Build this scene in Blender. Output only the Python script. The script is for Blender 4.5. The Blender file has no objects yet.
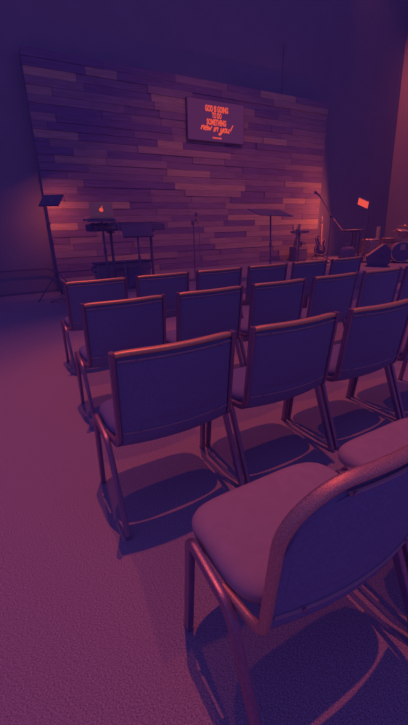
import bpy, bmesh, math, random
from mathutils import Vector, Matrix
random.seed(7)
S = bpy.context.scene
C = S.collection
PI = math.pi

# ------------------------------------------------------------------ helpers
def obj(name, bm, material, parent=None, smooth=False, loc=None):
    me = bpy.data.meshes.new(name)
    bmesh.ops.recalc_face_normals(bm, faces=bm.faces[:])
    bm.to_mesh(me); bm.free()
    mats = material if isinstance(material, (list, tuple)) else [material]
    for m in mats:
        me.materials.append(m)
    if smooth:
        for p in me.polygons:
            p.use_smooth = True
        if hasattr(me, 'set_sharp_from_angle'):
            me.set_sharp_from_angle(angle=math.radians(40))
    o = bpy.data.objects.new(name, me)
    C.objects.link(o)
    if parent is not None:
        o.parent = parent
    if loc is not None:
        o.location = loc
    return o

def tag(o, label, cat, group=None):
    o['label'] = label
    o['category'] = cat
    if group:
        o['group'] = group
    return o

def thing(name, label, cat, loc=(0, 0, 0), rz=0.0, group=None):
    o = bpy.data.objects.new(name, None)
    C.objects.link(o)
    o.empty_display_size = 0.1
    o.location = loc
    o.rotation_euler = (0, 0, rz)
    return tag(o, label, cat, group)

def struct(name, bm, m, **k):
    o = obj(name, bm, m, **k)
    o['kind'] = 'structure'
    return o

def kids(o):
    return [c for c in bpy.data.objects if c.parent == o]

def dup(root, loc, rz, label):
    r = root.copy(); C.objects.link(r)
    r.location = loc; r.rotation_euler = (0, 0, rz); r['label'] = label
    for ch in kids(root):
        c = ch.copy(); C.objects.link(c); c.parent = r
        for g in kids(ch):
            d = g.copy(); C.objects.link(d); d.parent = c
    return r

def add_box(bm, c, s, rot=None, bev=0.0, mi=0):
    before = set(bm.faces)
    M = Matrix.Translation(Vector(c))
    if rot is not None:
        M = M @ rot.to_4x4()
    r = bmesh.ops.create_cube(bm, size=1.0, matrix=M @ Matrix.Diagonal((s[0], s[1], s[2], 1)))
    if bev > 0:
        es = set()
        for v in r['verts']:
            es.update(v.link_edges)
        bmesh.ops.bevel(bm, geom=list(es), offset=bev, segments=2, profile=0.5, affect='EDGES')
    for f in bm.faces:
        if f not in before:
            f.material_index = mi
    return bm

def box(c, s, rot=None, bev=0.0):
    return add_box(bmesh.new(), c, s, rot, bev)

def circ(r, n=10):
    return [(r * math.cos(2 * PI * i / n), r * math.sin(2 * PI * i / n)) for i in range(n)]

def rrect(w, h, r=0.004, k=3):
    out = []
    for cx, cy, a0 in ((w / 2 - r, h / 2 - r, 0), (-w / 2 + r, h / 2 - r, PI / 2), (-w / 2 + r, -h / 2 + r, PI), (w / 2 - r, -h / 2 + r, 1.5 * PI)):
        for i in range(k):
            a = a0 + PI / 2 * i / (k - 1)
            out.append((cx + r * math.cos(a), cy + r * math.sin(a)))
    return out

def add_sweep(bm, pts, sec, hint=(1, 0, 0), closed=False):
    P = [Vector(p) for p in pts]
    n = len(P)
    N = Vector(hint).normalized()
    rings = []
    for i, p in enumerate(P):
        if closed:
            T = P[(i + 1) % n] - P[i - 1]
        else:
            T = (P[min(i + 1, n - 1)] - P[i]).normalized() + (P[i] - P[max(i - 1, 0)]).normalized()
        T.normalize()
        N = N - T * N.dot(T)
        if N.length < 1e-4:
            N = T.orthogonal()
        N.normalize()
        B = T.cross(N)
        rings.append([bm.verts.new(p + N * a + B * b) for a, b in sec])
    m = len(sec)
    for i in range(n if closed else n - 1):
        a, b = rings[i], rings[(i + 1) % n]
        for j in range(m):
            bm.faces.new((a[j], a[(j + 1) % m], b[(j + 1) % m], b[j]))
    if not closed:
        bm.faces.new(rings[0][::-1]); bm.faces.new(rings[-1])
    return bm

def sweep(pts, sec, hint=(1, 0, 0), closed=False):
    return add_sweep(bmesh.new(), pts, sec, hint, closed)

def tube(pts, r, n=10, hint=(1, 0.01, 0.02), closed=False):
    return sweep(pts, circ(r, n), hint, closed)

def add_tube(bm, pts, r, n=8, hint=(1, 0.01, 0.02)):
    return add_sweep(bm, pts, circ(r, n), hint)

def add_lathe(bm, prof, c=(0, 0, 0), n=24, M=None):
    """prof: list of (radius, z) around local z, closed with caps"""
    rings = []
    for r, z in prof:
        ring = []
        for i in range(n):
            a = 2 * PI * i / n
            v = Vector((r * math.cos(a), r * math.sin(a), z))
            if M is not None:
                v = M @ v
            ring.append(bm.verts.new(v + Vector(c)))
        rings.append(ring)
    for a, b in zip(rings[:-1], rings[1:]):
        for j in range(n):
            bm.faces.new((a[j], a[(j + 1) % n], b[(j + 1) % n], b[j]))
    bm.faces.new(rings[0][::-1]); bm.faces.new(rings[-1])
    return bm

def lathe(prof, c=(0, 0, 0), n=24, M=None):
    return add_lathe(bmesh.new(), prof, c, n, M)

def prism(poly, d, M=None):
    """poly in local xz, extruded along local y by +-d/2"""
    bm = bmesh.new()
    def pt(x, y, z):
        v = Vector((x, y, z))
        return M @ v if M is not None else v
    a = [bm.verts.new(pt(x, -d / 2, z)) for x, z in poly]
    b = [bm.verts.new(pt(x, d / 2, z)) for x, z in poly]
    bm.faces.new(a[::-1]); bm.faces.new(b)
    n = len(poly)
    for i in range(n):
        bm.faces.new((a[i], a[(i + 1) % n], b[(i + 1) % n], b[i]))
    return bm

def fillet(pts, r, k=5):
    """round the inner corners of a polyline"""
    P = [Vector(p) for p in pts]
    out = [P[0]]
    for i in range(1, len(P) - 1):
        rr = r[i - 1] if isinstance(r, (list, tuple)) else r
        a = (P[i - 1] - P[i]); b = (P[i + 1] - P[i])
        d = min(rr, a.length * 0.48, b.length * 0.48)
        s, e = P[i] + a.normalized() * d, P[i] + b.normalized() * d
        for j in range(k + 1):
            t = j / k
            out.append(s * (1 - t) ** 2 + P[i] * 2 * t * (1 - t) + e * t * t)
    out.append(P[-1])
    return out

def smooth_path(pts, k=8):
    P = [Vector(p) for p in pts]
    out = []
    for i in range(len(P) - 1):
        p0, p1, p2, p3 = P[max(i - 1, 0)], P[i], P[i + 1], P[min(i + 2, len(P) - 1)]
        for j in range(k):
            t = j / k
            out.append(0.5 * ((2 * p1) + (p2 - p0) * t + (2 * p0 - 5 * p1 + 4 * p2 - p3) * t * t + (3 * p1 - p0 - 3 * p2 + p3) * t ** 3))
    out.append(P[-1])
    return out

# ---------------------------------------------------------------- materials
def mat(name, col, rough=0.6, metal=0.0, var=0.12, scale=30.0, bump=0.0, stretch=(1, 1, 1), spec=0.5, coord='Object', detail=3.0):
    m = bpy.data.materials.new(name)
    m.use_nodes = True
    nt = m.node_tree; nt.nodes.clear()
    out = nt.nodes.new('ShaderNodeOutputMaterial')
    b = nt.nodes.new('ShaderNodeBsdfPrincipled')
    nt.links.new(b.outputs[0], out.inputs[0])
    b.inputs['Roughness'].default_value = rough
    b.inputs['Metallic'].default_value = metal
    b.inputs['Specular IOR Level'].default_value = spec
    tc = nt.nodes.new('ShaderNodeTexCoord')
    mp = nt.nodes.new('ShaderNodeMapping')
    mp.inputs['Scale'].default_value = stretch
    nt.links.new(tc.outputs[coord], mp.inputs[0])
    nz = nt.nodes.new('ShaderNodeTexNoise')
    nz.inputs['Scale'].default_value = scale
    nz.inputs['Detail'].default_value = detail
    nt.links.new(mp.outputs[0], nz.inputs[0])
    cr = nt.nodes.new('ShaderNodeValToRGB')
    cr.color_ramp.elements[0].position = 0.3
    cr.color_ramp.elements[1].position = 0.7
    cr.color_ramp.elements[0].color = [c * (1 - var) for c in col] + [1]
    cr.color_ramp.elements[1].color = [min(1, c * (1 + var)) for c in col] + [1]
    nt.links.new(nz.outputs[0], cr.inputs[0])
    nt.links.new(cr.outputs[0], b.inputs['Base Color'])
    if bump > 0:
        bp = nt.nodes.new('ShaderNodeBump')
        bp.inputs['Strength'].default_value = bump
        bp.inputs['Distance'].default_value = 0.01
        nt.links.new(nz.outputs[0], bp.inputs['Height'])
        nt.links.new(bp.outputs[0], b.inputs['Normal'])
    return m

def glow(name, col, strength):
    m = bpy.data.materials.new(name)
    m.use_nodes = True
    nt = m.node_tree; nt.nodes.clear()
    out = nt.nodes.new('ShaderNodeOutputMaterial')
    e = nt.nodes.new('ShaderNodeEmission')
    e.inputs[0].default_value = (*col, 1); e.inputs[1].default_value = strength
    nt.links.new(e.outputs[0], out.inputs[0])
    return m

CARPET = mat('violet carpet', (0.42, 0.39, 0.62), 0.95, var=0.65, scale=170, bump=0.16, stretch=(1.0, 2.4, 1), spec=0.1, detail=4)
STAGEC = mat('stage carpet', (0.38, 0.36, 0.58), 0.95, var=0.12, scale=90, bump=0.2, spec=0.1)
WALL = mat('dark painted wall', (0.36, 0.36, 0.56), 0.9, var=0.03, scale=3, spec=0.1)
WALLR = mat('pale painted wall', (0.48, 0.44, 0.58), 0.9, var=0.03, scale=3, spec=0.1)
BLACKW = mat('dark trim', (0.22, 0.24, 0.46), 0.6)
FABRIC = mat('dark violet upholstery', (0.26, 0.31, 0.60), 0.95, var=0.08, scale=120, bump=0.12, spec=0.05)
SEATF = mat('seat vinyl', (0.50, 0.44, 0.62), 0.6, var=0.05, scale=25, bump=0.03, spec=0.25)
SEATD = mat('darker violet seat', (0.24, 0.27, 0.60), 0.9, var=0.08, scale=120, bump=0.12, spec=0.08)  # darker seat colour for every row but the nearest
WELT = mat('upholstery welt', (0.50, 0.42, 0.56), 0.7, var=0.05)
RAILM = mat('top rail metal with painted light', (1.0, 0.66, 0.42), 0.48, 0.60, var=0.10, scale=160, bump=0.04)  # frame metal made paler, overhead light put into the colour
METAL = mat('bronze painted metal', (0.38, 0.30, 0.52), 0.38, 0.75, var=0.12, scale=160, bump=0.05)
GLIDE = mat('rubber glide', (0.22, 0.22, 0.45), 0.8)
BLACK = mat('black plastic', (0.22, 0.21, 0.44), 0.8, var=0.08, spec=0.2)
BLACKM = mat('black steel', (0.22, 0.21, 0.44), 0.55, 0.0, var=0.08, spec=0.3)
GRILLE = mat('speaker grille cloth', (0.24, 0.24, 0.50), 0.95, var=0.2, scale=200, bump=0.2, spec=0.05)
SILVER = mat('silver aluminium', (0.92, 0.74, 0.56), 0.5, 0.0, var=0.03)
CHROME = mat('chrome', (0.85, 0.72, 0.66), 0.25, 0.8, var=0.03)
SHELL = mat('drum shell', (0.6, 0.42, 0.5), 0.35, var=0.25, scale=18)
BRASS = mat('cymbal bronze', (0.85, 0.6, 0.45), 0.3, 0.7, var=0.08)
PALE = mat('pale print', (0.62, 0.55, 0.6), 0.6, var=0.05)
PRINT = mat('grey print', (0.50, 0.44, 0.56), 0.6, var=0.05)
GBODY = mat('dark guitar lacquer', (0.06, 0.07, 0.42), 0.35, var=0.05)
MAPLE = mat('maple neck', (0.75, 0.5, 0.5), 0.4, var=0.06)
WHITEP = mat('cream edge binding', (0.85, 0.7, 0.62), 0.5, var=0.03)
CABLE = mat('dark cable', (0.24, 0.24, 0.5), 0.6)
CABLEW = mat('light cable', (0.55, 0.45, 0.58), 0.6)
WOODS = []
for i, (k, b) in enumerate([(0.29, .54), (0.32, .54), (0.36, .55), (0.41, .55), (0.47, .56), (0.56, .56), (0.66, 0.56)]):
    WOODS.append(mat('barn wood tone %d' % i, (k, k * 0.86, b), 0.75, var=0.16, scale=9, bump=0.12, stretch=(0.35, 1, 6), spec=0.2, detail=6))
CORAL = (1.0, 0.145, 0.06)
LED = glow('lit led face', (1.0, 0.105, 0.085), 0.84)
LOGO = glow('lit laptop emblem', (0.95, 0.10, 0.07), 0.85)
SCRTXT = glow('lit screen lettering', (0.95, 0.10, 0.065), 0.85)
SCRBG = glow('lit screen ground', (0.085, 0.019, 0.086), 1.0)

# --------------------------------------------------------------- the setting
bm = bmesh.new()
add_box(bm, (3.0, 2.0, -0.05), (18, 11.0, 0.1))
struct('floor', bm, CARPET)
XR = 11.65; YW = 7.21
struct('wall_back', box((3.0, YW + 0.1, 4.5), (18.0, 0.2, 9.2)), WALL)
wr = box((0.1, 3.42, 4.5), (0.2, 7.7, 9.2))
bmesh.ops.transform(wr, matrix=Matrix.Translation((XR, 0, 0)) @ Matrix.Shear('XY', 4, (-0.072, 0)), verts=wr.verts[:])
struct('wall_right', wr, WALLR)
struct('stage_platform', box(((0.74 + XR) / 2, (3.75 + YW) / 2, 0.149), (XR - 0.76, YW - 3.75, 0.298), bev=0.01), STAGEC)
struct('baseboard_back', box((-2.6, YW - 0.012, 0.012), (6.6, 0.022, 0.07)), BLACKW)
struct('trim_1', box((6.72, YW - 0.01, 4.75), (0.03, 0.03, 1.1)), WALL)

# plank cladding: staggered boards of seven wood tones, each at its own depth
PX0, PX1, PZ0, PZ1 = 0.725, 8.10, 0.30, 4.22
bm = bmesh.new()
add_box(bm, ((PX0 + PX1) / 2, 7.10, (PZ0 + PZ1) / 2), (PX1 - PX0 - 0.02, 0.215, PZ1 - PZ0 - 0.02), mi=1)
rows = 29; rh = (PZ1 - PZ0) / rows
for r in range(rows):
    x = PX0; z = PZ0 + (r + 0.5) * rh
    first = True; last = -1
    while x < PX1 - 0.01:
        L = random.choice([0.7, 0.95, 1.2, 1.5, 1.8, 2.2]) * random.uniform(0.85, 1.1)
        if first:
            L *= random.uniform(0.3, 1.0); first = False
        if PX1 - (x + L) < 0.3:
            L = PX1 - x
        mi = random.choice([0, 0, 1, 1, 2, 2, 3, 3, 4, 4, 5, 6])
        if mi == last:
            mi = (mi + 2) % 6
        last = mi
        th = 0.022 + random.choice([0, 0.006, 0.012, 0.02])
        add_box(bm, (x + L / 2, 6.99 - th / 2 , z), (L - 0.004, th, rh - 0.004), mi=mi)
        x += L
struct('wall_planks', bm, WOODS)

# ------------------------------------------------------------------- chairs
BH = 0.285       # half width of the back
LH = 0.306       # half width at the legs
def up_y(z):     # the line of the back uprights
    return 0.112 - (z - 0.425) * 0.04 / 0.425

def seat_bm():
    bm = bmesh.new()
    n = 64
    def outline(t, grow):
        a = 2 * PI * t
        ex = 0.50
        c, s = math.cos(a), math.sin(a)
        u = math.copysign(abs(c) ** ex, c); w = math.copysign(abs(s) ** ex, s)
        yy = 0.338 + w * (0.200 - grow)
        hw = 0.282 + 0.006 * (w + 1) / 2
        return u * (hw - grow), yy
    prof = [(0.035, 0.405), (0.012, 0.408), (0.002, 0.42), (0.0, 0.44), (0.006, 0.455), (0.020, 0.468), (0.045, 0.476), (0.09, 0.482), (0.15, 0.486)]
    rings = []
    for g, z in prof:
        ring = []
        for i in range(n):
            x, y = outline(i / n, g)
            dz = -0.014 * max(0, (y - 0.42) / 0.13) ** 2 + (0.012 * (abs(x) / 0.28) ** 2 if z > 0.45 else 0)
            ring.append(bm.verts.new((x, y, z + dz - (0.014 if z > 0.45 else 0.004))))
        rings.append(ring)
    for a, b in zip(rings[:-1], rings[1:]):
        for j in range(n):
            bm.faces.new((a[j], a[(j + 1) % n], b[(j + 1) % n], b[j]))
    bm.faces.new(rings[0][::-1])
    c = bm.verts.new((0, 0.338, 0.473))
    for j in range(n):
        bm.faces.new((rings[-1][j], rings[-1][(j + 1) % n], c))
    return bm

def bulge(x, half):
    return -0.034 * (1 - (x / half) ** 2)

def back_bm(half, zlo, zhi, front, rear, roll=0.02, nx=18, nz=12, corner=0.0):
    """curved pad of the back: front/rear are offsets from the upright line"""
    bm = bmesh.new()
    F, R = [], []
    for i in range(nx + 1):
        x = -half + 2 * half * i / nx
        top = zhi
        if corner > 0:
            e = half - abs(x)
            if e < corner:
                top = zhi - (corner - math.sqrt(max(0, corner ** 2 - (corner - e) ** 2)))
        fcol, rcol = [], []
        for j in range(nz + 1):
            z = zlo + (top - zlo) * j / nz
            q = min(z - zlo, top - z) / roll
            q = min(1.0, max(0.0, q))
            soft = math.sqrt(max(0, 1 - (1 - q) ** 2))
            mid = (front + rear) / 2; h = (front - rear) / 2
            y0 = up_y(z) + bulge(x, half)
            curl = 0.02 * max(0, (zlo + 0.06 - z) / 0.06) ** 2
            fcol.append(bm.verts.new((x, y0 + mid + curl + h * max(0.12, soft), z)))
            rcol.append(bm.verts.new((x, y0 + mid + curl - h * max(0.12, soft), z)))
        F.append(fcol); R.append(rcol)
    for i in range(nx):
        for j in range(nz):
            bm.faces.new((F[i][j], F[i + 1][j], F[i + 1][j + 1], F[i][j + 1]))
            bm.faces.new((R[i][j], R[i][j + 1], R[i + 1][j + 1], R[i + 1][j]))
        bm.faces.new((F[i][0], R[i][0], R[i + 1][0], F[i + 1][0]))
        bm.faces.new((F[i][nz], F[i + 1][nz], R[i + 1][nz], R[i][nz]))
    for j in range(nz):
        bm.faces.new((F[0][j], F[0][j + 1], R[0][j + 1], R[0][j]))
        bm.faces.new((F[nx][j], R[nx][j], R[nx][j + 1], F[nx][j + 1]))
    return bm

def make_chair(label, rounded=False):
    t = thing('stacking_chair', label, 'chair')
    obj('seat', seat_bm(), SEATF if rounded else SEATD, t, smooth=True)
    obj('seat_pan', box((0, 0.345, 0.396), (0.46, 0.33, 0.014), bev=0.004), BLACK, t)
    half = BH - 0.024
    b = obj('backrest', back_bm(half, 0.392, 0.836 if not rounded else 0.835, 0.030, -0.006, corner=0.135 if rounded else 0), FABRIC, t, smooth=True)
    obj('back_panel', back_bm(half - 0.022, 0.485, 0.806, -0.002, -0.012, roll=0.006, corner=0.12 if rounded else 0), FABRIC, b, smooth=True)
    for z in (0.478, 0.813):
        pts = []
        hh = half - (0.004 if not rounded or z < 0.6 else 0.12)
        for i in range(15):
            x = -hh + 2 * hh * i / 14
            pts.append((x, up_y(z) + bulge(x, half) - 0.008, z))
        obj('welt', tube(pts, 0.0045, 6, (0, 0, 1)), WELT, b, smooth=True)
        for sx in (-1, 1):
            x = sx * (half - (0.075 if not rounded or z < 0.6 else 0.13))
            M = Matrix.Translation((x, up_y(z) + bulge(x, half) - 0.011, z)) @ Matrix.Rotation(PI / 2, 4, 'X')
            obj('rivet', lathe([(0.0065, 0), (0.0065, 0.003), (0.003, 0.005)], (0, 0, 0), 10, M), METAL, b, smooth=True)
    sec = rrect(0.021, 0.030, 0.006)
    if not rounded:
        for sx in (-1, 1):
            x = sx * (BH - 0.0115)
            xj = sx * (BH + 0.004)
            pts = [(x, up_y(0.853), 0.853), (x, up_y(0.43), 0.43)]
            pts = [(x, up_y(0.853), 0.853), (x, up_y(0.412) , 0.412), (xj, 0.26, 0.408)]
            obj('back_upright', sweep(fillet(pts, 0.05, 6), sec), METAL, t, smooth=True)
        pts = []
        for i in range(19):
            x = -half + 2 * half * i / 18
            e = (x / half) ** 8
            pts.append((x, up_y(0.845) + bulge(x, half) + 0.012, 0.842 - 0.006 * e))
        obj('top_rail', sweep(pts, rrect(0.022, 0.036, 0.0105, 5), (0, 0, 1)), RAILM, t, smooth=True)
    else:
        x = BH - 0.0115
        rc = 0.15; zt = 0.848
        side = []
        for i in range(1, 11):               # corner arc, swept in plan by the bulge of the back
            a = PI / 2 * i / 10
            xx = -x + rc * (1 - math.cos(a)); zz = zt - rc + rc * math.sin(a)
            side.append((xx, up_y(zz) + bulge(xx, x), zz))
        mid = []
        for i in range(1, 10):
            xx = (-x + rc) + (2 * x - 2 * rc) * i / 10
            mid.append((xx, up_y(zt) + bulge(xx, x), zt))
        lower = fillet([(-BH - 0.004, 0.26, 0.408), (-x, up_y(0.412), 0.412), (-x, up_y(zt - rc), zt - rc)], 0.05, 6)
        pts = lower + [Vector(p) for p in side + mid]
        pts += [Vector((-p[0], p[1], p[2])) for p in side[::-1]] + [Vector((-p.x, p.y, p.z)) for p in lower[::-1]]
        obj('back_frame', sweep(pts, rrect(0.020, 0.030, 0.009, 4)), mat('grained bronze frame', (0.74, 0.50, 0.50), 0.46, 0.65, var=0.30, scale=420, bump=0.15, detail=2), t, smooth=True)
    lsec = rrect(0.024, 0.032, 0.006)
    for sx in (-1, 1):
        x = sx * LH; xf = sx * (LH + 0.002)
        rail = [(x, 0.427, 0.30), (x, 0.415, 0.437), (x, 0.20, 0.408), (x, 0.155, 0.30)]
        obj('side_rail', sweep(fillet(rail, [0.035, 0.06], 7), lsec), METAL, t, smooth=True)
        fl = obj('leg', sweep([(x, 0.427, 0.302), (xf, 0.452, 0.012)], lsec), METAL, t, smooth=True)
        obj('glide', box((xf, 0.453, 0.007), (0.024, 0.034, 0.013), bev=0.003), GLIDE, fl)
        rl = obj('leg', sweep([(x, 0.1555, 0.302), (xf, 0.022, 0.012)], lsec), METAL, t, smooth=True)
        obj('glide', box((xf, 0.021, 0.007), (0.024, 0.034, 0.013), bev=0.003), GLIDE, rl)
    for y in (0.24, 0.385):
        obj('crossbar', tube([(-LH, y, 0.403), (LH, y, 0.403)], 0.009, 8, (0, 0, 1)), METAL, t, smooth=True)
    return t

PITCH = 0.656
FIRST_A = BH  # chair centre offset from the row start
ORD = ['first', 'second', 'third', 'fourth', 'fifth', 'sixth']
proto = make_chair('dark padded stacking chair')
def row(x0, y0, n, txt, group):
    for i in range(n):
        loc = (x0 + FIRST_A + i * PITCH, y0, 0)
        yield i, loc
placed = [False]
def put(loc, label, group, first):
    if first is not None and not placed[0]:
        o = proto; placed[0] = True
        o.location = loc; o['label'] = label
    else:
        o = dup(proto, loc, 0, label)
    o['group'] = group
for i, loc in row(0.0, 0.0, 5, '', ''):
    lab = ['dark padded stacking chair seen whole from behind, at the aisle end of the second row',
           'dark stacking chair second from the aisle in the second row from the camera',
           'dark stacking chair third from the aisle, second row from the camera, at right picture edge',
           'dark stacking chair fourth from the aisle in the second row, nearly outside right edge',
           'dark stacking chair fifth from the aisle in the second row, outside the right edge'][i]
    if i < 4:
        put(loc, lab, 'chairs of the second row', True)
for i, loc in row(0.10, 1.016, 6, '', ''):
    put(loc, ['dark stacking chair at the aisle end of the third row, behind the whole foremost back',
              'dark stacking chair second from the aisle in the third row',
              'dark stacking chair third from the aisle in the third row',
              'dark stacking chair fourth from the aisle in the third row',
              'dark stacking chair fifth from the aisle in the third row, below the floor monitor',
              'dark stacking chair sixth from the aisle in the third row, cut by the right edge'][i], 'chairs of the third row', True)
for i, loc in row(0.163, 2.063, 6, '', ''):
    put(loc, ['dark stacking chair at the aisle end of the front row, nearest the left tripod',
              'dark stacking chair second from the aisle in the front row, below the keyboard',
              'dark stacking chair third from the aisle in the front row, below the microphone stand',
              'dark stacking chair fourth from the aisle in the front row, below the music stand',
              'dark stacking chair fifth from the aisle in the front row, below the guitar',
              'dark stacking chair sixth from the aisle in the front row, below the side table'][i], 'chairs of the front row by the stage', True)
near = make_chair('nearest stacking chair, large padded seat lit coral, curved back cut by right edge', True)
near.location = (0.062 + FIRST_A, -0.905, 0); near['group'] = 'chairs of the nearest row'
for k, lab in ((1, 'stacking chair beside the nearest one, only its lit padded seat showing at right'),
               (2, 'stacking chair third from aisle in the nearest row, a sliver of seat at right edge')):
    o = dup(near, (0.062 + FIRST_A + k * PITCH, -0.905, 0), 0, lab); o['group'] = 'chairs of the nearest row'

# ------------------------------------------------------------ stage furniture
SZ = 0.298     # stage top
def tripod_legs(t, z_hub, spread, r, m, z0, angs, part='leg'):
    for a in angs:
        e = (spread * math.cos(a), spread * math.sin(a), z0 + r)
        l = obj(part, tube([(0, 0, z_hub), e], r, 8), m, t, smooth=True)
        obj('rubber_foot', tube([(e[0] * 0.97, e[1] * 0.97, e[2] + 0.008), (e[0] * 1.03, e[1] * 1.03, e[2])], r * 1.3, 8), GLIDE, l, smooth=True)

# panel light on a tripod, left of the stage
def panel_light(label, loc, h, tilt_M, w, d, hubz, angs, spread, emblem):
    t = thing('panel_light', label, 'stage light', loc)
    obj('pole', tube([(0, 0, hubz - 0.2), (0, 0, h * 0.62)], 0.017, 10), BLACKM, t, smooth=True)
    obj('upper_pole', tube([(0, 0, h * 0.62 - 0.02), (0, 0, h - 0.09)], 0.012, 10), BLACKM, t, smooth=True)
    for z in (h * 0.62, h * 0.80):
        c = obj('collar', lathe([(0.024, -0.025), (0.026, 0), (0.024, 0.025)], (0, 0, z), 12), BLACKM, t, smooth=True)
        obj('knob', tube([(0.0, -0.02, z), (0.0, -0.055, z)], 0.013, 10), BLACK, c, smooth=True)
    obj('swivel', tube([(0, 0, h - 0.10), (0, 0.0, h - 0.05), tilt_M @ Vector((0, 0, -0.03))], 0.016, 8), BLACKM, t, smooth=True)
    obj('hub', lathe([(0.028, hubz - 0.03), (0.032, hubz), (0.028, hubz + 0.04)], (0, 0, 0), 12), BLACKM, t, smooth=True)
    tripod_legs(t, hubz, spread, 0.011, BLACKM, 0, angs)
    b = bmesh.new(); add_box(b, (0, 0, 0), (w, d, 0.030), bev=0.006); b.transform(tilt_M)
    hs = obj('housing', b, BLACK, t)
    b = bmesh.new(); add_box(b, (0, 0, 0.0165), (w - 0.03, d - 0.03, 0.004)); b.transform(tilt_M)
    obj('led_face', b, LED, hs)
    if emblem:
        b = lathe([(0.032, -0.0175), (0.032, -0.0155)], (0, 0, 0), 16); 
        b.transform(tilt_M @ Matrix.Translation((0, 0.015, 0)) @ Matrix.Diagonal((1.2, 0.75, 1, 1)))
        obj('emblem', b, PRINT, hs)
    return t

def frame(origin, ex, ey):
    ex = Vector(ex).normalized(); ey = Vector(ey); ey = (ey - ex * ey.dot(ex)).normalized(); ez = ex.cross(ey)
    M = Matrix((ex, ey, ez)).transposed().to_4x4()
    return Matrix.Translation(Vector(origin)) @ M

# left: we see the back and underside, the lit face looks up to the planks
LEFT_HEAD = frame((0.097, 0.0, 1.762), (0.31, -0.25, 0), (-0.15, -0.186, -0.19))
panel_light('black panel light seen from its dark back, on tall tripod left of the plank wall', (0.66, 6.35, 0), 1.72,
            LEFT_HEAD, 0.39, 0.30, 0.50, [math.radians(202), math.radians(320), math.radians(80)], 0.46, True)
# right: lit face turned to the planks and partly to us
RIGHT_HEAD = frame((-0.20, 0.06, 1.45), (0, -0.37, -0.14), (-0.05, -0.06, 0.17))
panel_light('glowing panel light on a thin stand, right of the guitar and microphone boom', (8.735, 5.75, SZ), 1.32,
            RIGHT_HEAD, 0.38, 0.20, 0.45, [math.radians(150), math.radians(30), math.radians(270)], 0.22, False)

# rail in front of the left wall
t = thing('pipe_rail', 'thin dark pipe rail low along the left wall, bent down behind the tripod', 'rail', (0, 7.10, 0))
obj('rail', tube(fillet([(-3.2, 0, 0.50), (0.60, 0, 0.51), (0.80, -0.02, 0.36), (0.82, -0.05, SZ + 0.012)], 0.08), 0.016, 10), BLACKM, t, smooth=True)
for x in (-3.0, -1.4):
    obj('post', tube([(x, 0, 0.0), (x, 0, 0.50)], 0.014, 8), BLACKM, t, smooth=True)
# loose cord on the floor
pts = smooth_path([(0.70, 6.35, 0.06), (0.68, 6.28, 0.008), (0.55, 6.1, 0.008), (0.40, 5.95, 0.008), (0.55, 5.85, 0.008), (0.72, 5.95, 0.008), (0.66, 6.12, 0.008), (0.45, 6.05, 0.008), (0.38, 5.8, 0.008)])
tag(obj('power_cord', tube(pts, 0.006, 6), CABLE, smooth=True), 'thin dark cord looped on the carpet below the left tripod', 'cord')

# laptop on a stand
LX, LY = 1.22, 4.80
t = thing('laptop_stand', 'black flat-topped stand with one pole holding the open laptop', 'stand', (LX, LY, SZ))
obj('tray', box((-0.02, 0, 1.10), (0.43, 0.28, 0.022), bev=0.004), BLACK, t)
obj('tray_lip', box((-0.02, -0.145, 1.085), (0.43, 0.012, 0.03), bev=0.003), BLACK, t)
obj('pole', tube([(0.02, 0, 0.10), (0.02, 0, 1.09)], 0.017, 10), BLACKM, t, smooth=True)
obj('collar', lathe([(0.024, 0.60), (0.027, 0.64), (0.024, 0.68)], (0.02, 0, 0), 12), BLACKM, t, smooth=True)
for a in (0.4, 2.5, 4.6):
    obj('leg', tube([(0.02, 0, 0.18), (0.02 + 0.17 * math.cos(a), 0.17 * math.sin(a), 0.012)], 0.011, 8), BLACKM, t, smooth=True)
t = thing('laptop', 'open silver laptop with glowing fruit emblem, turned away, left side of the stage', 'laptop', (LX, LY, SZ + 1.111))
obj('base', box((0, 0.03, 0.009), (0.35, 0.245, 0.016), bev=0.004), SILVER, t)
tilt = Matrix.Translation((0, -0.095, 0.014)) @ Matrix.Rotation(math.radians(10), 4, 'X')
b = bmesh.new(); add_box(b, (0, 0, 0.112), (0.355, 0.010, 0.224), bev=0.004); b.transform(tilt)
lid = obj('lid', b, SILVER, t)
b = bmesh.new(); add_box(b, (0, 0.006, 0.112), (0.335, 0.002, 0.204)); b.transform(tilt)
obj('display', b, SCRBG, lid)
ap = []
for i in range(40):
    a = 2 * PI * i / 40
    r = 0.030 * (1 + 0.06 * math.cos(2 * a)) 
    x, z = r * math.cos(a), r * 1.02 * math.sin(a)
    z -= 0.007 * math.exp(-(x / 0.009) ** 2) * (1 if z > 0 else -0.5)
    dx, dz = x - 0.037, z - 0.006
    d = math.hypot(dx, dz)
    if d < 0.016:
        x, z = 0.037 + dx / d * 0.016, 0.006 + dz / d * 0.016
    ap.append((x, z))
M = tilt @ Matrix.Translation((0, -0.0055, 0.118))
obj('emblem', prism(ap, 0.003, M), LOGO, lid)
leaf = [(0.016 * math.cos(2 * PI * i / 16) , 0.0055 * math.sin(2 * PI * i / 16)) for i in range(16)]
ca, sa = math.cos(0.9), math.sin(0.9)
leaf = [(0.008 + x * ca - y * sa, 0.040 + x * sa + y * ca) for x, y in leaf]
obj('emblem_leaf', prism(leaf, 0.003, M), LOGO, lid)
pts = smooth_path([(LX + 0.172, LY - 0.06, SZ + 1.125), (LX + 0.24, LY - 0.08, SZ + 1.06), (LX + 0.25, LY - 0.08, SZ + 0.9), (LX + 0.235, LY - 0.08, SZ + 0.72), (LX + 0.26, LY - 0.14, SZ + 0.52), (LX + 0.27, LY - 0.16, SZ + 0.3), (LX + 0.26, LY - 0.16, SZ + 0.006)])
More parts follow.
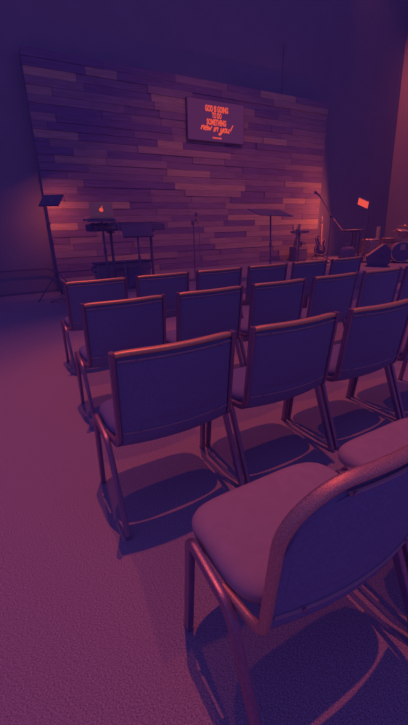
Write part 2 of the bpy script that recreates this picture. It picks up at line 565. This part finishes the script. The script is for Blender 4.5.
tag(obj('charging_cable', tube(pts, 0.005, 6), CABLEW, smooth=True), 'pale thin cable hanging from the right side of the laptop', 'cable')

# text helpers
def text_bm(body, size, xs=1.0, bold=0.0, shear=0.0, extrude=0.002):
    cu = bpy.data.curves.new('lettering', 'FONT')
    cu.body = body; cu.size = size; cu.align_x = 'CENTER'; cu.align_y = 'CENTER'
    cu.offset = bold; cu.shear = shear; cu.extrude = extrude; cu.resolution_u = 3
    o = bpy.data.objects.new('lettering', cu); C.objects.link(o)
    bpy.context.view_layer.update()
    me = bpy.data.meshes.new_from_object(o.evaluated_get(bpy.context.evaluated_depsgraph_get()))
    b = bmesh.new(); b.from_mesh(me)
    bpy.data.objects.remove(o); bpy.data.curves.remove(cu); bpy.data.meshes.remove(me)
    b.transform(Matrix.Diagonal((xs, 1, 1, 1)))
    return b
UPR = Matrix.Rotation(PI / 2, 4, 'X')     # lettering upright, facing -y

# keyboard on its stand
t = thing('keyboard', 'long black keyboard with pale lettering on its back, behind the laptop stand', 'keyboard', (1.72, 5.10, SZ + 0.99))
kb = obj('body', box((0, 0, -0.005), (1.30, 0.30, 0.112), bev=0.012), BLACK, t)
obj('control_panel', box((0, -0.08, 0.055), (1.22, 0.10, 0.012), bev=0.003), BLACKM, kb)
obj('white_keys', box((0, 0.075, 0.054), (1.16, 0.13, 0.012), bev=0.002), PALE, t)
bk = bmesh.new()
for i in range(36):
    if i % 7 in (2, 6):
        continue
    add_box(bk, (-0.56 + i * 0.032, 0.05, 0.066), (0.014, 0.08, 0.012))
obj('black_keys', bk, BLACK, t)
b = text_bm('YAMAHA', 0.062, 1.0, 0.0006); b.transform(Matrix.Translation((-0.36, -0.152, -0.002)) @ UPR)
obj('lettering', b, PALE, kb)
b = bmesh.new(); add_sweep(b, [(-0.545 + 0.026 * math.cos(a), -0.151, -0.002 + 0.026 * math.sin(a)) for a in [2 * PI * i / 20 for i in range(20)]], circ(0.003, 6), (0, 1, 0), True)
for a in (PI / 2, PI * 7 / 6, PI * 11 / 6):
    add_tube(b, [(-0.545, -0.151, -0.002), (-0.545 + 0.026 * math.cos(a), -0.151, -0.002 + 0.026 * math.sin(a))], 0.003, 6, (0, 1, 0))
obj('round_emblem', b, PALE, kb)
t = thing('keyboard_stand', 'black two-post stand under the long keyboard', 'stand', (1.72, 5.10, SZ))
for x in (-0.28, 0.43):
    p = obj('post', tube([(x, 0, 0.02), (x, 0, 0.90)], 0.024, 10), BLACKM, t, smooth=True)
    obj('foot_bar', box((x, 0, 0.02), (0.06, 0.28, 0.036), bev=0.006), BLACKM, p)
    obj('support_arm', box((x, 0, 0.911), (0.05, 0.34, 0.03), bev=0.005), BLACKM, p)
obj('cross_brace', box((0.075, 0, 0.30), (0.71, 0.03, 0.05), bev=0.005), BLACKM, t)

# music stands
def music_stand(label, loc, h, w, d, ex, ey, lean=(0, 0), lip=True):
    t = thing('music_stand', label, 'music stand', loc)
    M = frame((0, 0, h), ex, ey)
    b = bmesh.new(); add_box(b, (0, 0, 0), (w, d, 0.014), bev=0.003); b.transform(M)
    dk = obj('desk', b, BLACKM, t)
    if lip:
        b = bmesh.new(); add_box(b, (0, -d / 2 + 0.006, 0.028), (w, 0.012, 0.056), bev=0.002); b.transform(M)
        obj('lip', b, BLACKM, dk)
    top = M @ Vector((0, 0, -0.012))
    obj('pole', tube([(lean[0], lean[1], 0.12), (lean[0] * 0.5, lean[1] * 0.5, h * 0.55), tuple(top)], 0.014, 10), BLACKM, t, smooth=True)
    obj('clutch', lathe([(0.02, h * 0.52), (0.024, h * 0.55), (0.02, h * 0.60)], (lean[0] * 0.5, lean[1] * 0.5, 0), 12), BLACKM, t, smooth=True)
    for a in (0.3, 2.4, 4.5):
        obj('leg', tube([(lean[0], lean[1], 0.17), (lean[0] + 0.15 * math.cos(a), lean[1] + 0.15 * math.sin(a), 0.09), (lean[0] + 0.27 * math.cos(a), lean[1] + 0.27 * math.sin(a), 0.012)], 0.011, 8), BLACKM, t, smooth=True)
    return t
music_stand('black music stand with its desk tipped toward us, before the right half of the keyboard', (1.70, 4.50, SZ), 0.925, 0.50, 0.20,
            (1, 0.05, 0.0), (0.06, 0.35, 0.85))
music_stand('wide flat-topped black music stand in the middle of the stage', (3.93, 4.00, SZ), 1.165, 0.78, 0.34,
            (0.99, 0.10, -0.03), (0.0, 0.93, 0.30), lean=(0.05, 0.0), lip=False)
t = thing('tablet_stand', 'slim black stand with a short level bar, left of the guitar', 'stand', (5.85, 5.30, SZ))
obj('bar', box((0, 0, 0.80), (0.46, 0.12, 0.045), bev=0.006), BLACK, t)
obj('pole', tube([(0, 0, 0.02), (0, 0, 0.79)], 0.022, 10), BLACKM, t, smooth=True)
obj('base', lathe([(0.15, 0.0), (0.15, 0.012), (0.03, 0.03)], (0, 0, 0), 20), BLACKM, t, smooth=True)

# long case with a small dark box before it
t = thing('road_case', 'long low dark case with end handle, below the keyboard', 'case', (1.72, 5.56, SZ))
cs = obj('body', box((0, 0, 0.185), (1.00, 0.34, 0.37), bev=0.012), mat('worn case laminate', (0.38, 0.34, 0.56), 0.7, var=0.15, scale=8), t)
obj('lid', box((0, 0, 0.383), (1.04, 0.36, 0.024), bev=0.006), BLACK, t)
obj('handle', tube(fillet([(-0.50, -0.05, 0.33), (-0.57, -0.05, 0.33), (-0.57, -0.05, 0.24), (-0.50, -0.05, 0.24)], 0.02), 0.012, 8, (0, 1, 0)), BLACK, t, smooth=True)
t = thing('keyboard_amplifier', 'small dark tapered box speaker before the long low case', 'speaker', (1.68, 4.86, SZ))
cab = obj('cabinet', prism([(-0.16, 0), (0.16, 0), (0.10, 0.36), (-0.10, 0.36)], 0.20), BLACK, t)
obj('grille', prism([(-0.135, 0.03), (0.135, 0.03), (0.09, 0.33), (-0.09, 0.33)], 0.01, Matrix.Translation((0, -0.104, 0))), GRILLE, t)

# straight microphone stand
t = thing('microphone_stand', 'straight thin microphone stand at mid stage, left of the wide music stand', 'microphone stand', (2.96, 5.0, SZ))
obj('pole', tube([(0, 0, 0.02), (0.0, 0, 1.05)], 0.011, 8), BLACKM, t, smooth=True)
obj('base', lathe([(0.14, 0), (0.14, 0.014), (0.02, 0.04)], (0, 0, 0), 24), BLACKM, t, smooth=True)
obj('clutch', lathe([(0.016, 0.99), (0.024, 1.02), (0.024, 1.06), (0.015, 1.08)], (-0.02, 0, 0), 12), BLACKM, t, smooth=True)
obj('clip', tube([(0, 0, 1.04), (0.045, -0.01, 1.10)], 0.014, 8), BLACKM, t, smooth=True)
MX = Matrix.Translation((3.035, 4.975, SZ + 1.02)) @ Matrix.Rotation(math.radians(-9), 4, 'Y')
t = thing('microphone', 'handheld microphone clipped upright on the straight stand', 'microphone', (0, 0, 0))
t.matrix_world = MX
obj('handle', lathe([(0.010, -0.02), (0.014, 0.0), (0.020, 0.13)], (0, 0, 0), 14), CHROME, t, smooth=True)
obj('head', lathe([(0.020, 0.13), (0.026, 0.14), (0.027, 0.165), (0.022, 0.185), (0.008, 0.197)], (0, 0, 0), 14), GRILLE, t, smooth=True)
pts = smooth_path([(3.035, 4.965, SZ + 0.995), (3.05, 4.955, SZ + 0.93), (3.035, 4.93, SZ + 0.6), (3.05, 4.90, SZ + 0.25), (3.10, 4.84, SZ + 0.05), (3.18, 4.78, SZ + 0.008), (3.4, 4.6, SZ + 0.008)])
tag(obj('microphone_cable', tube(pts, 0.006, 6), CABLE, smooth=True), 'dark cable hanging beside the straight microphone stand', 'cable')

# boom microphone stand
t = thing('boom_stand', 'tall black microphone stand with long slanted boom, right of the guitar', 'microphone stand', (7.14, 5.6, SZ))
obj('pole', tube([(0, 0, 0.10), (0, 0, 1.14)], 0.012, 8), BLACKM, t, smooth=True)
for a in (0.2, 2.3, 4.4):
    obj('leg', tube([(0, 0, 0.14), (0.30 * math.cos(a), 0.30 * math.sin(a), 0.012)], 0.010, 8), BLACKM, t, smooth=True)
obj('clutch', tube([(0, -0.03, 1.125), (0, 0.03, 1.125)], 0.028, 12), BLACKM, t, smooth=True)
bo = obj('boom', tube([(-0.49, -0.02, 1.59), (0.0, -0.02, 1.125), (0.05, -0.02, 1.078)], 0.010, 8), BLACKM, t, smooth=True)
obj('counterweight_end', tube([(0.05, -0.02, 1.078), (0.43, -0.02, 0.80)], 0.013, 8), CHROME, t, smooth=True)
t = thing('boom_microphone', 'small dark microphone at the top end of the slanted boom', 'microphone', (6.62, 5.58, SZ + 1.60))
MM = Matrix.Rotation(math.radians(-62), 4, 'Y')
obj('handle', lathe([(0.014, -0.06), (0.018, 0.07)], (0, 0, 0), 12, MM), BLACKM, t, smooth=True)
obj('head', lathe([(0.018, 0.07), (0.03, 0.085), (0.032, 0.115), (0.022, 0.14), (0.006, 0.148)], (0, 0, 0), 12, MM), GRILLE, t, smooth=True)

# amplifiers by the guitar
t = thing('guitar_amplifier', 'dark guitar amplifier on the stage floor left of the guitar', 'amplifier', (7.02, 6.55, SZ))
cab = obj('cabinet', box((0, 0, 0.19), (0.42, 0.26, 0.38), bev=0.012), BLACK, t)
obj('grille', box((0, -0.132, 0.16), (0.36, 0.012, 0.26), bev=0.003), GRILLE, t)
obj('control_strip', box((0, -0.132, 0.34), (0.36, 0.012, 0.045), bev=0.002), PRINT, t)
obj('handle', tube(fillet([(-0.10, 0, 0.375), (-0.10, 0, 0.41), (0.10, 0, 0.41), (0.10, 0, 0.375)], 0.02), 0.010, 8, (0, 1, 0)), BLACK, t, smooth=True)
t = thing('effects_box', 'small black box resting atop the guitar amplifier', 'box', (7.13, 6.55, SZ + 0.421))
obj('case', box((0, 0, 0.045), (0.14, 0.16, 0.09), bev=0.008), BLACK, t)
obj('knob', lathe([(0.02, 0), (0.018, 0.02)], (0, 0, 0.09), 10), BLACKM, t)

# electric guitar on a stand
gy = 6.45
t = thing('guitar_stand', 'low tubular stand holding the electric guitar', 'guitar stand', (7.74, gy, SZ))
obj('spine', tube([(0, 0.14, 0.05), (0, 0.11, 0.62)], 0.011, 8), BLACKM, t, smooth=True)
obj('neck_yoke', tube(fillet([(-0.05, 0.02, 0.63), (-0.05, 0.11, 0.62), (0.05, 0.11, 0.62), (0.05, 0.02, 0.63)], 0.02), 0.010, 8), BLACKM, t, smooth=True)
obj('cradle', tube(fillet([(-0.09, -0.085, 0.17), (-0.09, -0.07, 0.090), (-0.09, 0.125, 0.095), (0.09, 0.125, 0.095), (0.09, -0.07, 0.090), (0.09, -0.085, 0.17)], 0.02), 0.011, 8), BLACKM, t, smooth=True)
for e in ((-0.22, -0.16), (0.22, -0.16), (0.0, 0.30)):
    obj('leg', tube([(0, 0.135, 0.14), (e[0], e[1], 0.012)], 0.011, 8), BLACKM, t, smooth=True)
half = [(0.0, 0.0), (0.09, 0.012), (0.155, 0.06), (0.170, 0.13), (0.150, 0.20), (0.118, 0.26), (0.118, 0.31), (0.135, 0.36), (0.128, 0.41), (0.10, 0.425), (0.068, 0.395), (0.045, 0.355), (0.03, 0.345)]
left = [(-x, z + (0.04 if z > 0.35 and x > 0.06 else 0)) for x, z in half[::-1][:-1]]
body = [(x * 1.28, z * 1.02) for x, z in half + left]
GM = Matrix.Translation((0, 0, 0)) @ Matrix.Rotation(math.radians(-7), 4, 'X') @ Matrix.Rotation(math.radians(3), 4, 'Y')
t = thing('electric_guitar', 'dark electric guitar with pale neck standing upright before the plank wall', 'guitar', (7.74, gy - 0.02, SZ + 0.13))
def gobj(name, bm, m, par, sm=False):
    bm.transform(GM); return obj(name, bm, m, par, smooth=sm)
gb = gobj('body', prism(body, 0.044), GBODY, t)
gobj('binding', sweep([(x * 1.004, -0.022, z) for x, z in body], circ(0.006, 6), (0, 1, 0), True), WHITEP, gb, True)
gobj('pickguard', prism([(-0.03, 0.36), (0.03, 0.36), (0.06, 0.28), (0.09, 0.16), (0.02, 0.10), (-0.05, 0.13), (-0.06, 0.28)], 0.004, Matrix.Translation((0, -0.0245, 0))), BLACK, gb)
gobj('bridge', box((0, -0.03, 0.13), (0.09, 0.012, 0.03), bev=0.002), CHROME, gb)
nk = gobj('neck', prism([(-0.027, 0.27), (0.027, 0.27), (0.021, 0.83), (-0.021, 0.83)], 0.024, Matrix.Translation((0, -0.030, 0))), MAPLE, t)
hd = gobj('headstock', prism([(-0.021, 0.83), (0.021, 0.83), (0.032, 0.89), (0.030, 1.01), (-0.01, 1.02), (-0.040, 0.90)], 0.016, Matrix.Translation((0, -0.026, 0))), GBODY, t)
for i in range(6):
    gobj('tuner', tube([(-0.035 + i * 0.005, -0.026, 0.88 + i * 0.024), (-0.065 + i * 0.006, -0.026, 0.885 + i * 0.024)], 0.007, 6, (0, 1, 0)), CHROME, hd, True)
for x in (0.07, 0.10):
    gobj('control_knob', lathe([(0.012, 0), (0.010, 0.016)], (0, 0, 0), 10, Matrix.Translation((x, -0.022, 0.10)) @ Matrix.Rotation(PI / 2, 4, 'X')), CHROME, gb)
# pedal board
t = thing('pedal_board', 'low pale pedal board with small pedals on stage before the guitar', 'pedal board', (6.74, 5.15, SZ))
obj('board', box((0, 0, 0.03), (0.62, 0.28, 0.05), bev=0.006), SILVER, t)
for i in range(5):
    p = obj('pedal', box((-0.24 + i * 0.12, 0.0, 0.078), (0.075, 0.13, 0.045), bev=0.006), [CHROME, BLACK, PALE, BLACK, CHROME][i], t)
    obj('footswitch', lathe([(0.012, 0), (0.010, 0.015)], (-0.24 + i * 0.12, -0.04, 0.10), 10), CHROME, p)

# small side table with bent tube legs, and a bag
t = thing('side_table', 'small narrow side table with bent tube legs, left of the glowing light', 'table', (7.72, 5.4, SZ))
obj('tabletop', box((-0.02, 0, 0.785), (0.70, 0.32, 0.022), bev=0.004), BLACK, t)
for sy in (-1, 1):
    obj('leg', tube(fillet([(-0.16, 0.11 * sy, 0.765), (0.17, 0.11 * sy, 0.765), (0.20, 0.11 * sy, 0.012)], 0.09), 0.017, 10, (0, 1, 0)), BLACKM, t, smooth=True)
    obj('leg', tube(fillet([(0.08, 0.14 * sy, 0.770), (0.33, 0.14 * sy, 0.770), (0.36, 0.14 * sy, 0.012)], 0.09), 0.015, 10, (0, 1, 0)), BLACKM, t, smooth=True)
obj('stretcher', tube([(0.19, -0.11, 0.30), (0.19, 0.11, 0.30)], 0.012, 8), BLACKM, t, smooth=True)
t = thing('sheet_music', 'pale papers lying on the small narrow side table', 'papers', (7.80, 5.4, SZ + 0.797))
obj('sheet', box((0, 0, 0.006), (0.26, 0.22, 0.010)), PALE, t)
obj('sheet', box((-0.24, 0.02, 0.003), (0.14, 0.18, 0.005)), PALE, t)
t = thing('gear_bag', 'black rounded gear bag on the stage floor before the side table', 'bag', (7.30, 5.12, SZ))
b = bmesh.new(); add_box(b, (0, 0, 0.19), (0.46, 0.26, 0.37), bev=0.08)
for v in b.verts:
    k = 1 - 0.30 * max(0, v.co.z - 0.1) / 0.28
    v.co.x *= k; v.co.y *= k; v.co.z *= 1.12
obj('body', b, GRILLE, t, smooth=True)
obj('handle', tube(smooth_path([(-0.10, 0, 0.40), (-0.09, 0, 0.47), (0.07, 0, 0.47), (0.09, 0, 0.40)]), 0.013, 8, (0, 1, 0)), BLACK, t, smooth=True)
obj('zip', tube([(-0.10, -0.098, 0.36), (0.10, -0.098, 0.36)], 0.006, 6), METAL, t)

# floor wedge monitor
t = thing('floor_monitor', 'black wedge floor monitor on the stage edge left of the bass drum', 'speaker', (7.56, 4.40, SZ))
WM = Matrix.Rotation(math.radians(-50), 4, 'Z')
poly = [(-0.24, 0.004), (0.15, 0.004), (0.23, 0.10), (0.215, 0.36), (0.09, 0.49), (0.05, 0.49), (-0.29, 0.21), (-0.29, 0.16)]
obj('cabinet', prism(poly, 0.36, WM), BLACK, t)
def on_wedge(a, b, w, th, m, name, par):
    a = Vector((a[0], 0, a[1])); b = Vector((b[0], 0, b[1])); d = (b - a)
    ex = d.normalized(); ez = Vector((-ex.z, 0, ex.x))
    M = WM @ Matrix.Translation((a + b) / 2) @ Matrix((ex, Vector((0, 1, 0)), ez)).transposed().to_4x4()
    bb = bmesh.new(); add_box(bb, (0, 0, th / 2), (d.length * 0.94, w, th), bev=0.003); bb.transform(M)
    return obj(name, bb, m, par)
on_wedge((-0.29, 0.21), (0.05, 0.49), 0.35, 0.012, mat('grille with painted light', (0.92, 0.66, 0.56), 0.5, var=0.1, scale=120), 'grille', t)  # grille colour raised to carry the light on the slanted face
obj('handle', sweep(fillet([(-0.03, -0.182, 0.25), (-0.03, -0.20, 0.25), (0.11, -0.20, 0.25), (0.11, -0.182, 0.25)], 0.01), circ(0.009, 8)), BLACKM, t).matrix_local = WM

# drum kit pieces
dx, dy = 8.66, 4.62
t = thing('bass_drum', 'large bass drum with dark front head and pale badge, right edge', 'drum', (dx, dy, SZ + 0.005))
R = 0.245; HZ = 0.258
FM = Matrix.Translation((0, 0, HZ)) @ Matrix.Rotation(math.radians(-46), 4, 'Z') @ Matrix.Rotation(PI / 2, 4, 'X')
obj('shell', lathe([(R - 0.012, -0.20), (R - 0.012, 0.20)], (0, 0, 0), 36, FM), SHELL, t, smooth=True)
for z in (-0.205, 0.205):
    b = bmesh.new(); add_sweep(b, [FM @ Vector(((R - 0.006) * math.cos(2 * PI * i / 36), (R - 0.006) * math.sin(2 * PI * i / 36), z)) for i in range(36)], rrect(0.022, 0.03, 0.006), FM.to_3x3() @ Vector((1, 0, 0)), True)
    obj('hoop', b, CHROME if z > 0 else BLACK, t, smooth=True)
hd = obj('front_head', lathe([(R - 0.014, 0.200), (R - 0.014, 0.206)], (0, 0, 0), 36, FM), GRILLE, t)
b = bmesh.new(); add_box(b, (0.0, 0.115, 0.2075), (0.11, 0.13, 0.003), bev=0.001); b.transform(FM); obj('badge', b, PALE, hd)
for i in range(8):
    a = 2 * PI * (i + 0.5) / 8
    p = [FM @ Vector(((R + 0.008) * math.cos(a), (R + 0.008) * math.sin(a), zz)) for zz in (-0.20, 0.20)]
    obj('tension_rod', tube(p, 0.006, 6), CHROME, t, smooth=True)
for sx in (-1, 1):
    obj('spur', tube([FM @ Vector((sx * R, -0.05, 0.12)), (sx * 0.24 - 0.20, -0.22 - 0.20 * sx, 0.010)], 0.009, 8), CHROME, t, smooth=True)

def drum(name, label, loc, r, h, legs, cat='drum', tip=0.0, support=None):
    t = thing(name, label, cat, loc)
    M = Matrix.Rotation(math.radians(tip), 4, 'X')
    obj('shell', lathe([(r, 0), (r, h)], (0, 0, 0), 28, M), SHELL, t, smooth=True)
    obj('head', lathe([(r * 0.98, h), (r * 0.98, h + 0.004)], (0, 0, 0), 28, M), PALE, t)
    for z in (0.012, h - 0.008):
        b = bmesh.new(); add_sweep(b, [M @ Vector(((r + 0.008) * math.cos(2 * PI * i / 28), (r + 0.008) * math.sin(2 * PI * i / 28), z)) for i in range(28)], circ(0.010, 6), (0, 0, 1), True)
        obj('hoop', b, CHROME, t, smooth=True)
    for i in range(8):
        a = 2 * PI * i / 8
        obj('lug', tube([M @ Vector(((r + 0.012) * math.cos(a), (r + 0.012) * math.sin(a), zz)) for zz in (0.02, h - 0.02)], 0.008, 6), CHROME, t, smooth=True)
    g = loc[2] - SZ
    if legs:
        for i in range(3):
            a = 2 * PI * i / 3 + 0.3
            obj('leg', tube([((r + 0.02) * math.cos(a), (r + 0.02) * math.sin(a), h * 0.5), ((r + 0.02) * math.cos(a), (r + 0.02) * math.sin(a), 0.012 - g)], 0.009, 8), CHROME, t, smooth=True)
    elif tip:
        obj('mount_post', tube([(0, 0.03, 0.02), (0, 0.03, 0.536 - g)], 0.012, 8), CHROME, t, smooth=True)
    else:
        obj('stand_post', tube([(0, 0, 0.0), (0, 0, 0.15 - g)], 0.012, 8), CHROME, t, smooth=True)
        for i in range(3):
            a = 2 * PI * i / 3 + 0.3
            obj('stand_leg', tube([(0, 0, 0.22 - g), (0.24 * math.cos(a), 0.24 * math.sin(a), 0.012 - g)], 0.009, 8), CHROME, t, smooth=True)
    return t
drum('floor_tom', 'floor tom drum with bright lugs behind the wedge floor monitor', (8.22, 5.20, SZ + 0.22), 0.21, 0.34, True)
drum('snare_drum', 'shallow dark snare drum on a stand, just right of the upright cylinder', (9.0, 5.25, SZ + 0.42), 0.17, 0.14, False)
drum('rack_tom', 'small tom drum tipped above the bass drum', (8.86, 4.82, SZ + 0.60), 0.15, 0.17, False, tip=12)
t = thing('desk_fan_tower', 'slim pale upright cylinder rising behind the drums', 'cylinder', (9.98, 6.3, SZ))
t.name = 'column_speaker'
obj('column', lathe([(0.055, 0.45), (0.055, 0.82), (0.05, 0.835)], (0, 0, 0), 16), SILVER, t, smooth=True)
obj('pole', tube([(0, 0, 0.02), (0, 0, 0.46)], 0.016, 8), BLACKM, t, smooth=True)
obj('base', lathe([(0.14, 0.0), (0.14, 0.014), (0.02, 0.03)], (0, 0, 0), 20), BLACKM, t, smooth=True)

def cymbal(label, loc, h, r, tilt_x, tilt_y):
    t = thing('cymbal_stand', label, 'cymbal', loc)
    M = Matrix.Translation((0, 0, h)) @ Matrix.Rotation(tilt_x, 4, 'X') @ Matrix.Rotation(tilt_y, 4, 'Y')
    obj('cymbal', lathe([(r, -0.018), (r * 0.6, -0.006), (r * 0.22, 0.0), (r * 0.16, 0.016), (0.012, 0.026), (0.010, 0.022), (r * 0.14, 0.012), (r * 0.2, -0.003), (r * 0.6, -0.009), (r, -0.020)], (0, 0, 0), 32, M), BRASS, t, smooth=True)
    obj('pole', tube([(0, 0, 0.12), (0, 0, h - 0.02)], 0.011, 8), CHROME, t, smooth=True)
    obj('wing_nut', lathe([(0.012, 0.02), (0.014, 0.05), (0.006, 0.06)], (0, 0, 0), 10, M), CHROME, t, smooth=True)
    for i in range(3):
        a = 2 * PI * i / 3 + 0.8
        obj('leg', tube([(0, 0, 0.26), (0.22 * math.cos(a), 0.22 * math.sin(a), 0.012)], 0.009, 8), CHROME, t, smooth=True)
cymbal('bright hi-hat cymbal tilted at right edge, above the bass drum', (9.28, 5.15, SZ), 0.72, 0.19, 0.25, 0.1)
cymbal('cymbal on a thin stand at far right, nearest the right wall', (9.95, 5.45, SZ), 0.86, 0.2, 0.05, 0.0)

# --------------------------------------------------------------------- screen
SXW, SZH = 1.46, 0.765
t = thing('wall_screen', 'flat lit screen with coral lettering high on the plank wall', 'screen', (4.605, 6.90, 3.45))
obj('bezel', box((0, 0.0, 0), (SXW + 0.03, 0.05, SZH + 0.03), bev=0.006), BLACK, t)
obj('wall_mount', box((0, 0.045, 0), (0.4, 0.05, 0.3)), BLACKM, t)
sc = obj('display', box((0, -0.026, 0), (SXW, 0.004, SZH)), SCRBG, t)
def line(body, xc, yc, w, h, bold):
    b = text_bm(body, 1.0, 1.0, bold)
    xs = [v.co.x for v in b.verts]; ys = [v.co.y for v in b.verts]
    sx = w * SXW / (max(xs) - min(xs)); sy = h * SZH / (max(ys) - min(ys))
    cx, cy = (max(xs) + min(xs)) / 2, (max(ys) + min(ys)) / 2
    b.transform(Matrix.Diagonal((sx, sy, 1, 1)) @ Matrix.Translation((-cx, -cy, 0)))
    b.transform(Matrix.Translation(((xc - 0.5) * SXW, -0.029, (0.5 - yc) * SZH)) @ UPR)
    o = obj('lettering', b, SCRTXT, sc)
    return o
line('GOD IS GOING', 0.50, 0.192, 0.41, 0.16, 0.05)
line('TO DO', 0.50, 0.352, 0.17, 0.15, 0.05)
line('SOMETHING', 0.495, 0.523, 0.35, 0.16, 0.05)
# brush lettering "new in you!"
GL = {'n': [[(0, 1), (0.05, 0)], [(0.05, 0.55), (0.25, 0.95), (0.42, 0.9), (0.42, 0.4), (0.55, 0)]],
      'e': [[(0.02, 0.5), (0.42, 0.62), (0.35, 0.97), (0.12, 0.85), (0.03, 0.4), (0.2, 0.03), (0.5, 0.2)]],
      'w': [[(0, 1), (0.12, 0.05), (0.32, 0.75), (0.5, 0.05), (0.72, 1.05)]],
      'i': [[(0.05, 0.95), (0.08, 0.0), (0.2, 0.08)], [(0.06, 1.35), (0.1, 1.42)]],
      'y': [[(0, 1), (0.05, 0.35), (0.25, 0.15), (0.45, 0.9)], [(0.48, 1.0), (0.4, -0.2), (0.15, -0.75), (-0.1, -0.5), (0.5, 0.1)]],
      'o': [[(0.25, 1), (0.03, 0.6), (0.1, 0.1), (0.35, 0.05), (0.45, 0.55), (0.25, 1.0), (0.5, 0.8)]],
      'u': [[(0, 1), (0.03, 0.25), (0.22, 0.03), (0.42, 0.5), (0.45, 1)], [(0.45, 1), (0.46, 0.1), (0.6, 0.05)]],
      '!': [[(0.25, 2.0), (0.08, 0.5)], [(0.03, 0.1), (0.05, 0.0)]], ' ': []}
WD = {'n': 0.62, 'e': 0.55, 'w': 0.82, 'i': 0.28, 'y': 0.62, 'o': 0.56, 'u': 0.66, '!': 0.3, ' ': 0.42}
b = bmesh.new(); x = 0.0; tot = sum(WD[c] for c in 'new in you!')
xh = 0.105 * SZH
for c in 'new in you!':
    for st in GL[c]:
        pts = []
        for px, pz in smooth_path([(a, 0, z) for a, z in st], 4) and [(p.x, p.z) for p in smooth_path([(a, 0, z) for a, z in st], 4)]:
            X = (x + px + 0.25 * pz) / tot * 0.54 * SXW
            pts.append((X - 0.285 * SXW, -0.030, (0.5 - 0.745) * SZH + pz * xh - 0.02 * (x / tot - 0.5)))
        add_sweep(b, pts, rrect(0.004, 0.026, 0.0015), (0, 1, 0))
    x += WD[c]
obj('lettering', b, SCRTXT, sc)
b = bmesh.new()
xx = -0.055
for k, wd in enumerate([0.02, 0.012, 0.022, 0.016, 0.02, 0.012, 0.02, 0.024, 0.016, 0.02]):
    add_box(b, ((0.505 - 0.5) * SXW - 0.125 + k * 0.025 + wd / 2, -0.029, (0.5 - 0.915) * SZH), (wd, 0.003, 0.026 + 0.006 * (k % 3)))
obj('small_print', b, SCRTXT, sc)

# --------------------------------------------------------------------- lights
w = bpy.data.worlds.new('violet ambient fill'); S.world = w  # added ambient fill, gives the duotone's violet tone to the shade
w.use_nodes = True
bg = w.node_tree.nodes['Background']
bg.inputs[0].default_value = (0.46, 0.225, 1.0, 1)
bg.inputs[1].default_value = 0.163

def spot(name, loc, target, energy, size_deg, blend, rad, col=CORAL):
    l = bpy.data.lights.new(name, 'SPOT')
    l.energy = energy; l.color = col; l.spot_size = math.radians(size_deg); l.spot_blend = blend; l.shadow_soft_size = rad
    o = bpy.data.objects.new(name, l); C.objects.link(o)
    o.location = loc
    o.rotation_euler = (Vector(target) - Vector(loc)).to_track_quat('-Z', 'Y').to_euler()
    return o
spot('house_spot', (2.2, 2.9, 20), (1.5, 0.1, 0), 3650, 29, 0.8, 0.12)
spot('front_spot', (0.8, 5.6, 9.0), (1.0, 1.3, 0), 400, 27, 0.6, 0.08)
spot('wall_fill', (8.7, 7.185, 8.9), (11.42, 6.6, 2.4), 720, 44, 1.0, 0.012)  # added lamp without a fixture, brightens the right wall
spot('drum_fill', (9.6, 6.3, 9.0), (8.3, 4.9, 0.5), 1100, 30, 0.7, 0.10)  # added unseen lamp, brightens the tops of drums and wedge
spot('stage_fill', (3.8, 0.5, 9.0), (4.4, 7.0, 0.1), 640, 42, 1.0, 0.3)  # added unseen lamp, lifts the lower planks and stage gear
# the beams of the two panel lights, starting at their lit faces
for nm, base, M, e in (('left_beam', (0.66, 6.35, 0), LEFT_HEAD, 11), ('right_beam', (8.735, 5.75, SZ), RIGHT_HEAD, 62)):
    p = Vector(base) + M @ Vector((0, 0, 0.03)); n = M.to_3x3() @ Vector((0, 0, 1))
    spot(nm, p, p + n + Vector((0.05, 0.55, 0.0)), e, 176, 1.0, 0.012)

# --------------------------------------------------------------------- camera
cam = bpy.data.cameras.new('camera')
co = bpy.data.objects.new('camera', cam); C.objects.link(co)
cam.sensor_fit = 'VERTICAL'; cam.sensor_height = 36.0
cam.lens = 356.33 / 725 * 36.0
cam.clip_start = 0.05
Rv, Uv, Fv = Vector((0.87266, -0.48791, -0.02029)), Vector((0.19255, 0.30561, 0.93249)), Vector((0.44876, 0.81765, -0.36064))
co.matrix_world = Matrix.Translation((-0.29146, -1.20413, 1.29546)) @ Matrix((Rv, Uv, -Fv)).transposed().to_4x4()
S.camera = co

S.view_settings.view_transform = 'Standard'
S.view_settings.look = 'None'
S.view_settings.exposure = 0.0
S.view_settings.gamma = 1.0
S.view_settings.use_curve_mapping = False
S.cycles.use_denoising = True
S.cycles.max_bounces = 8
S.cycles.diffuse_bounces = 6
S.cycles.sample_clamp_indirect = 4.0
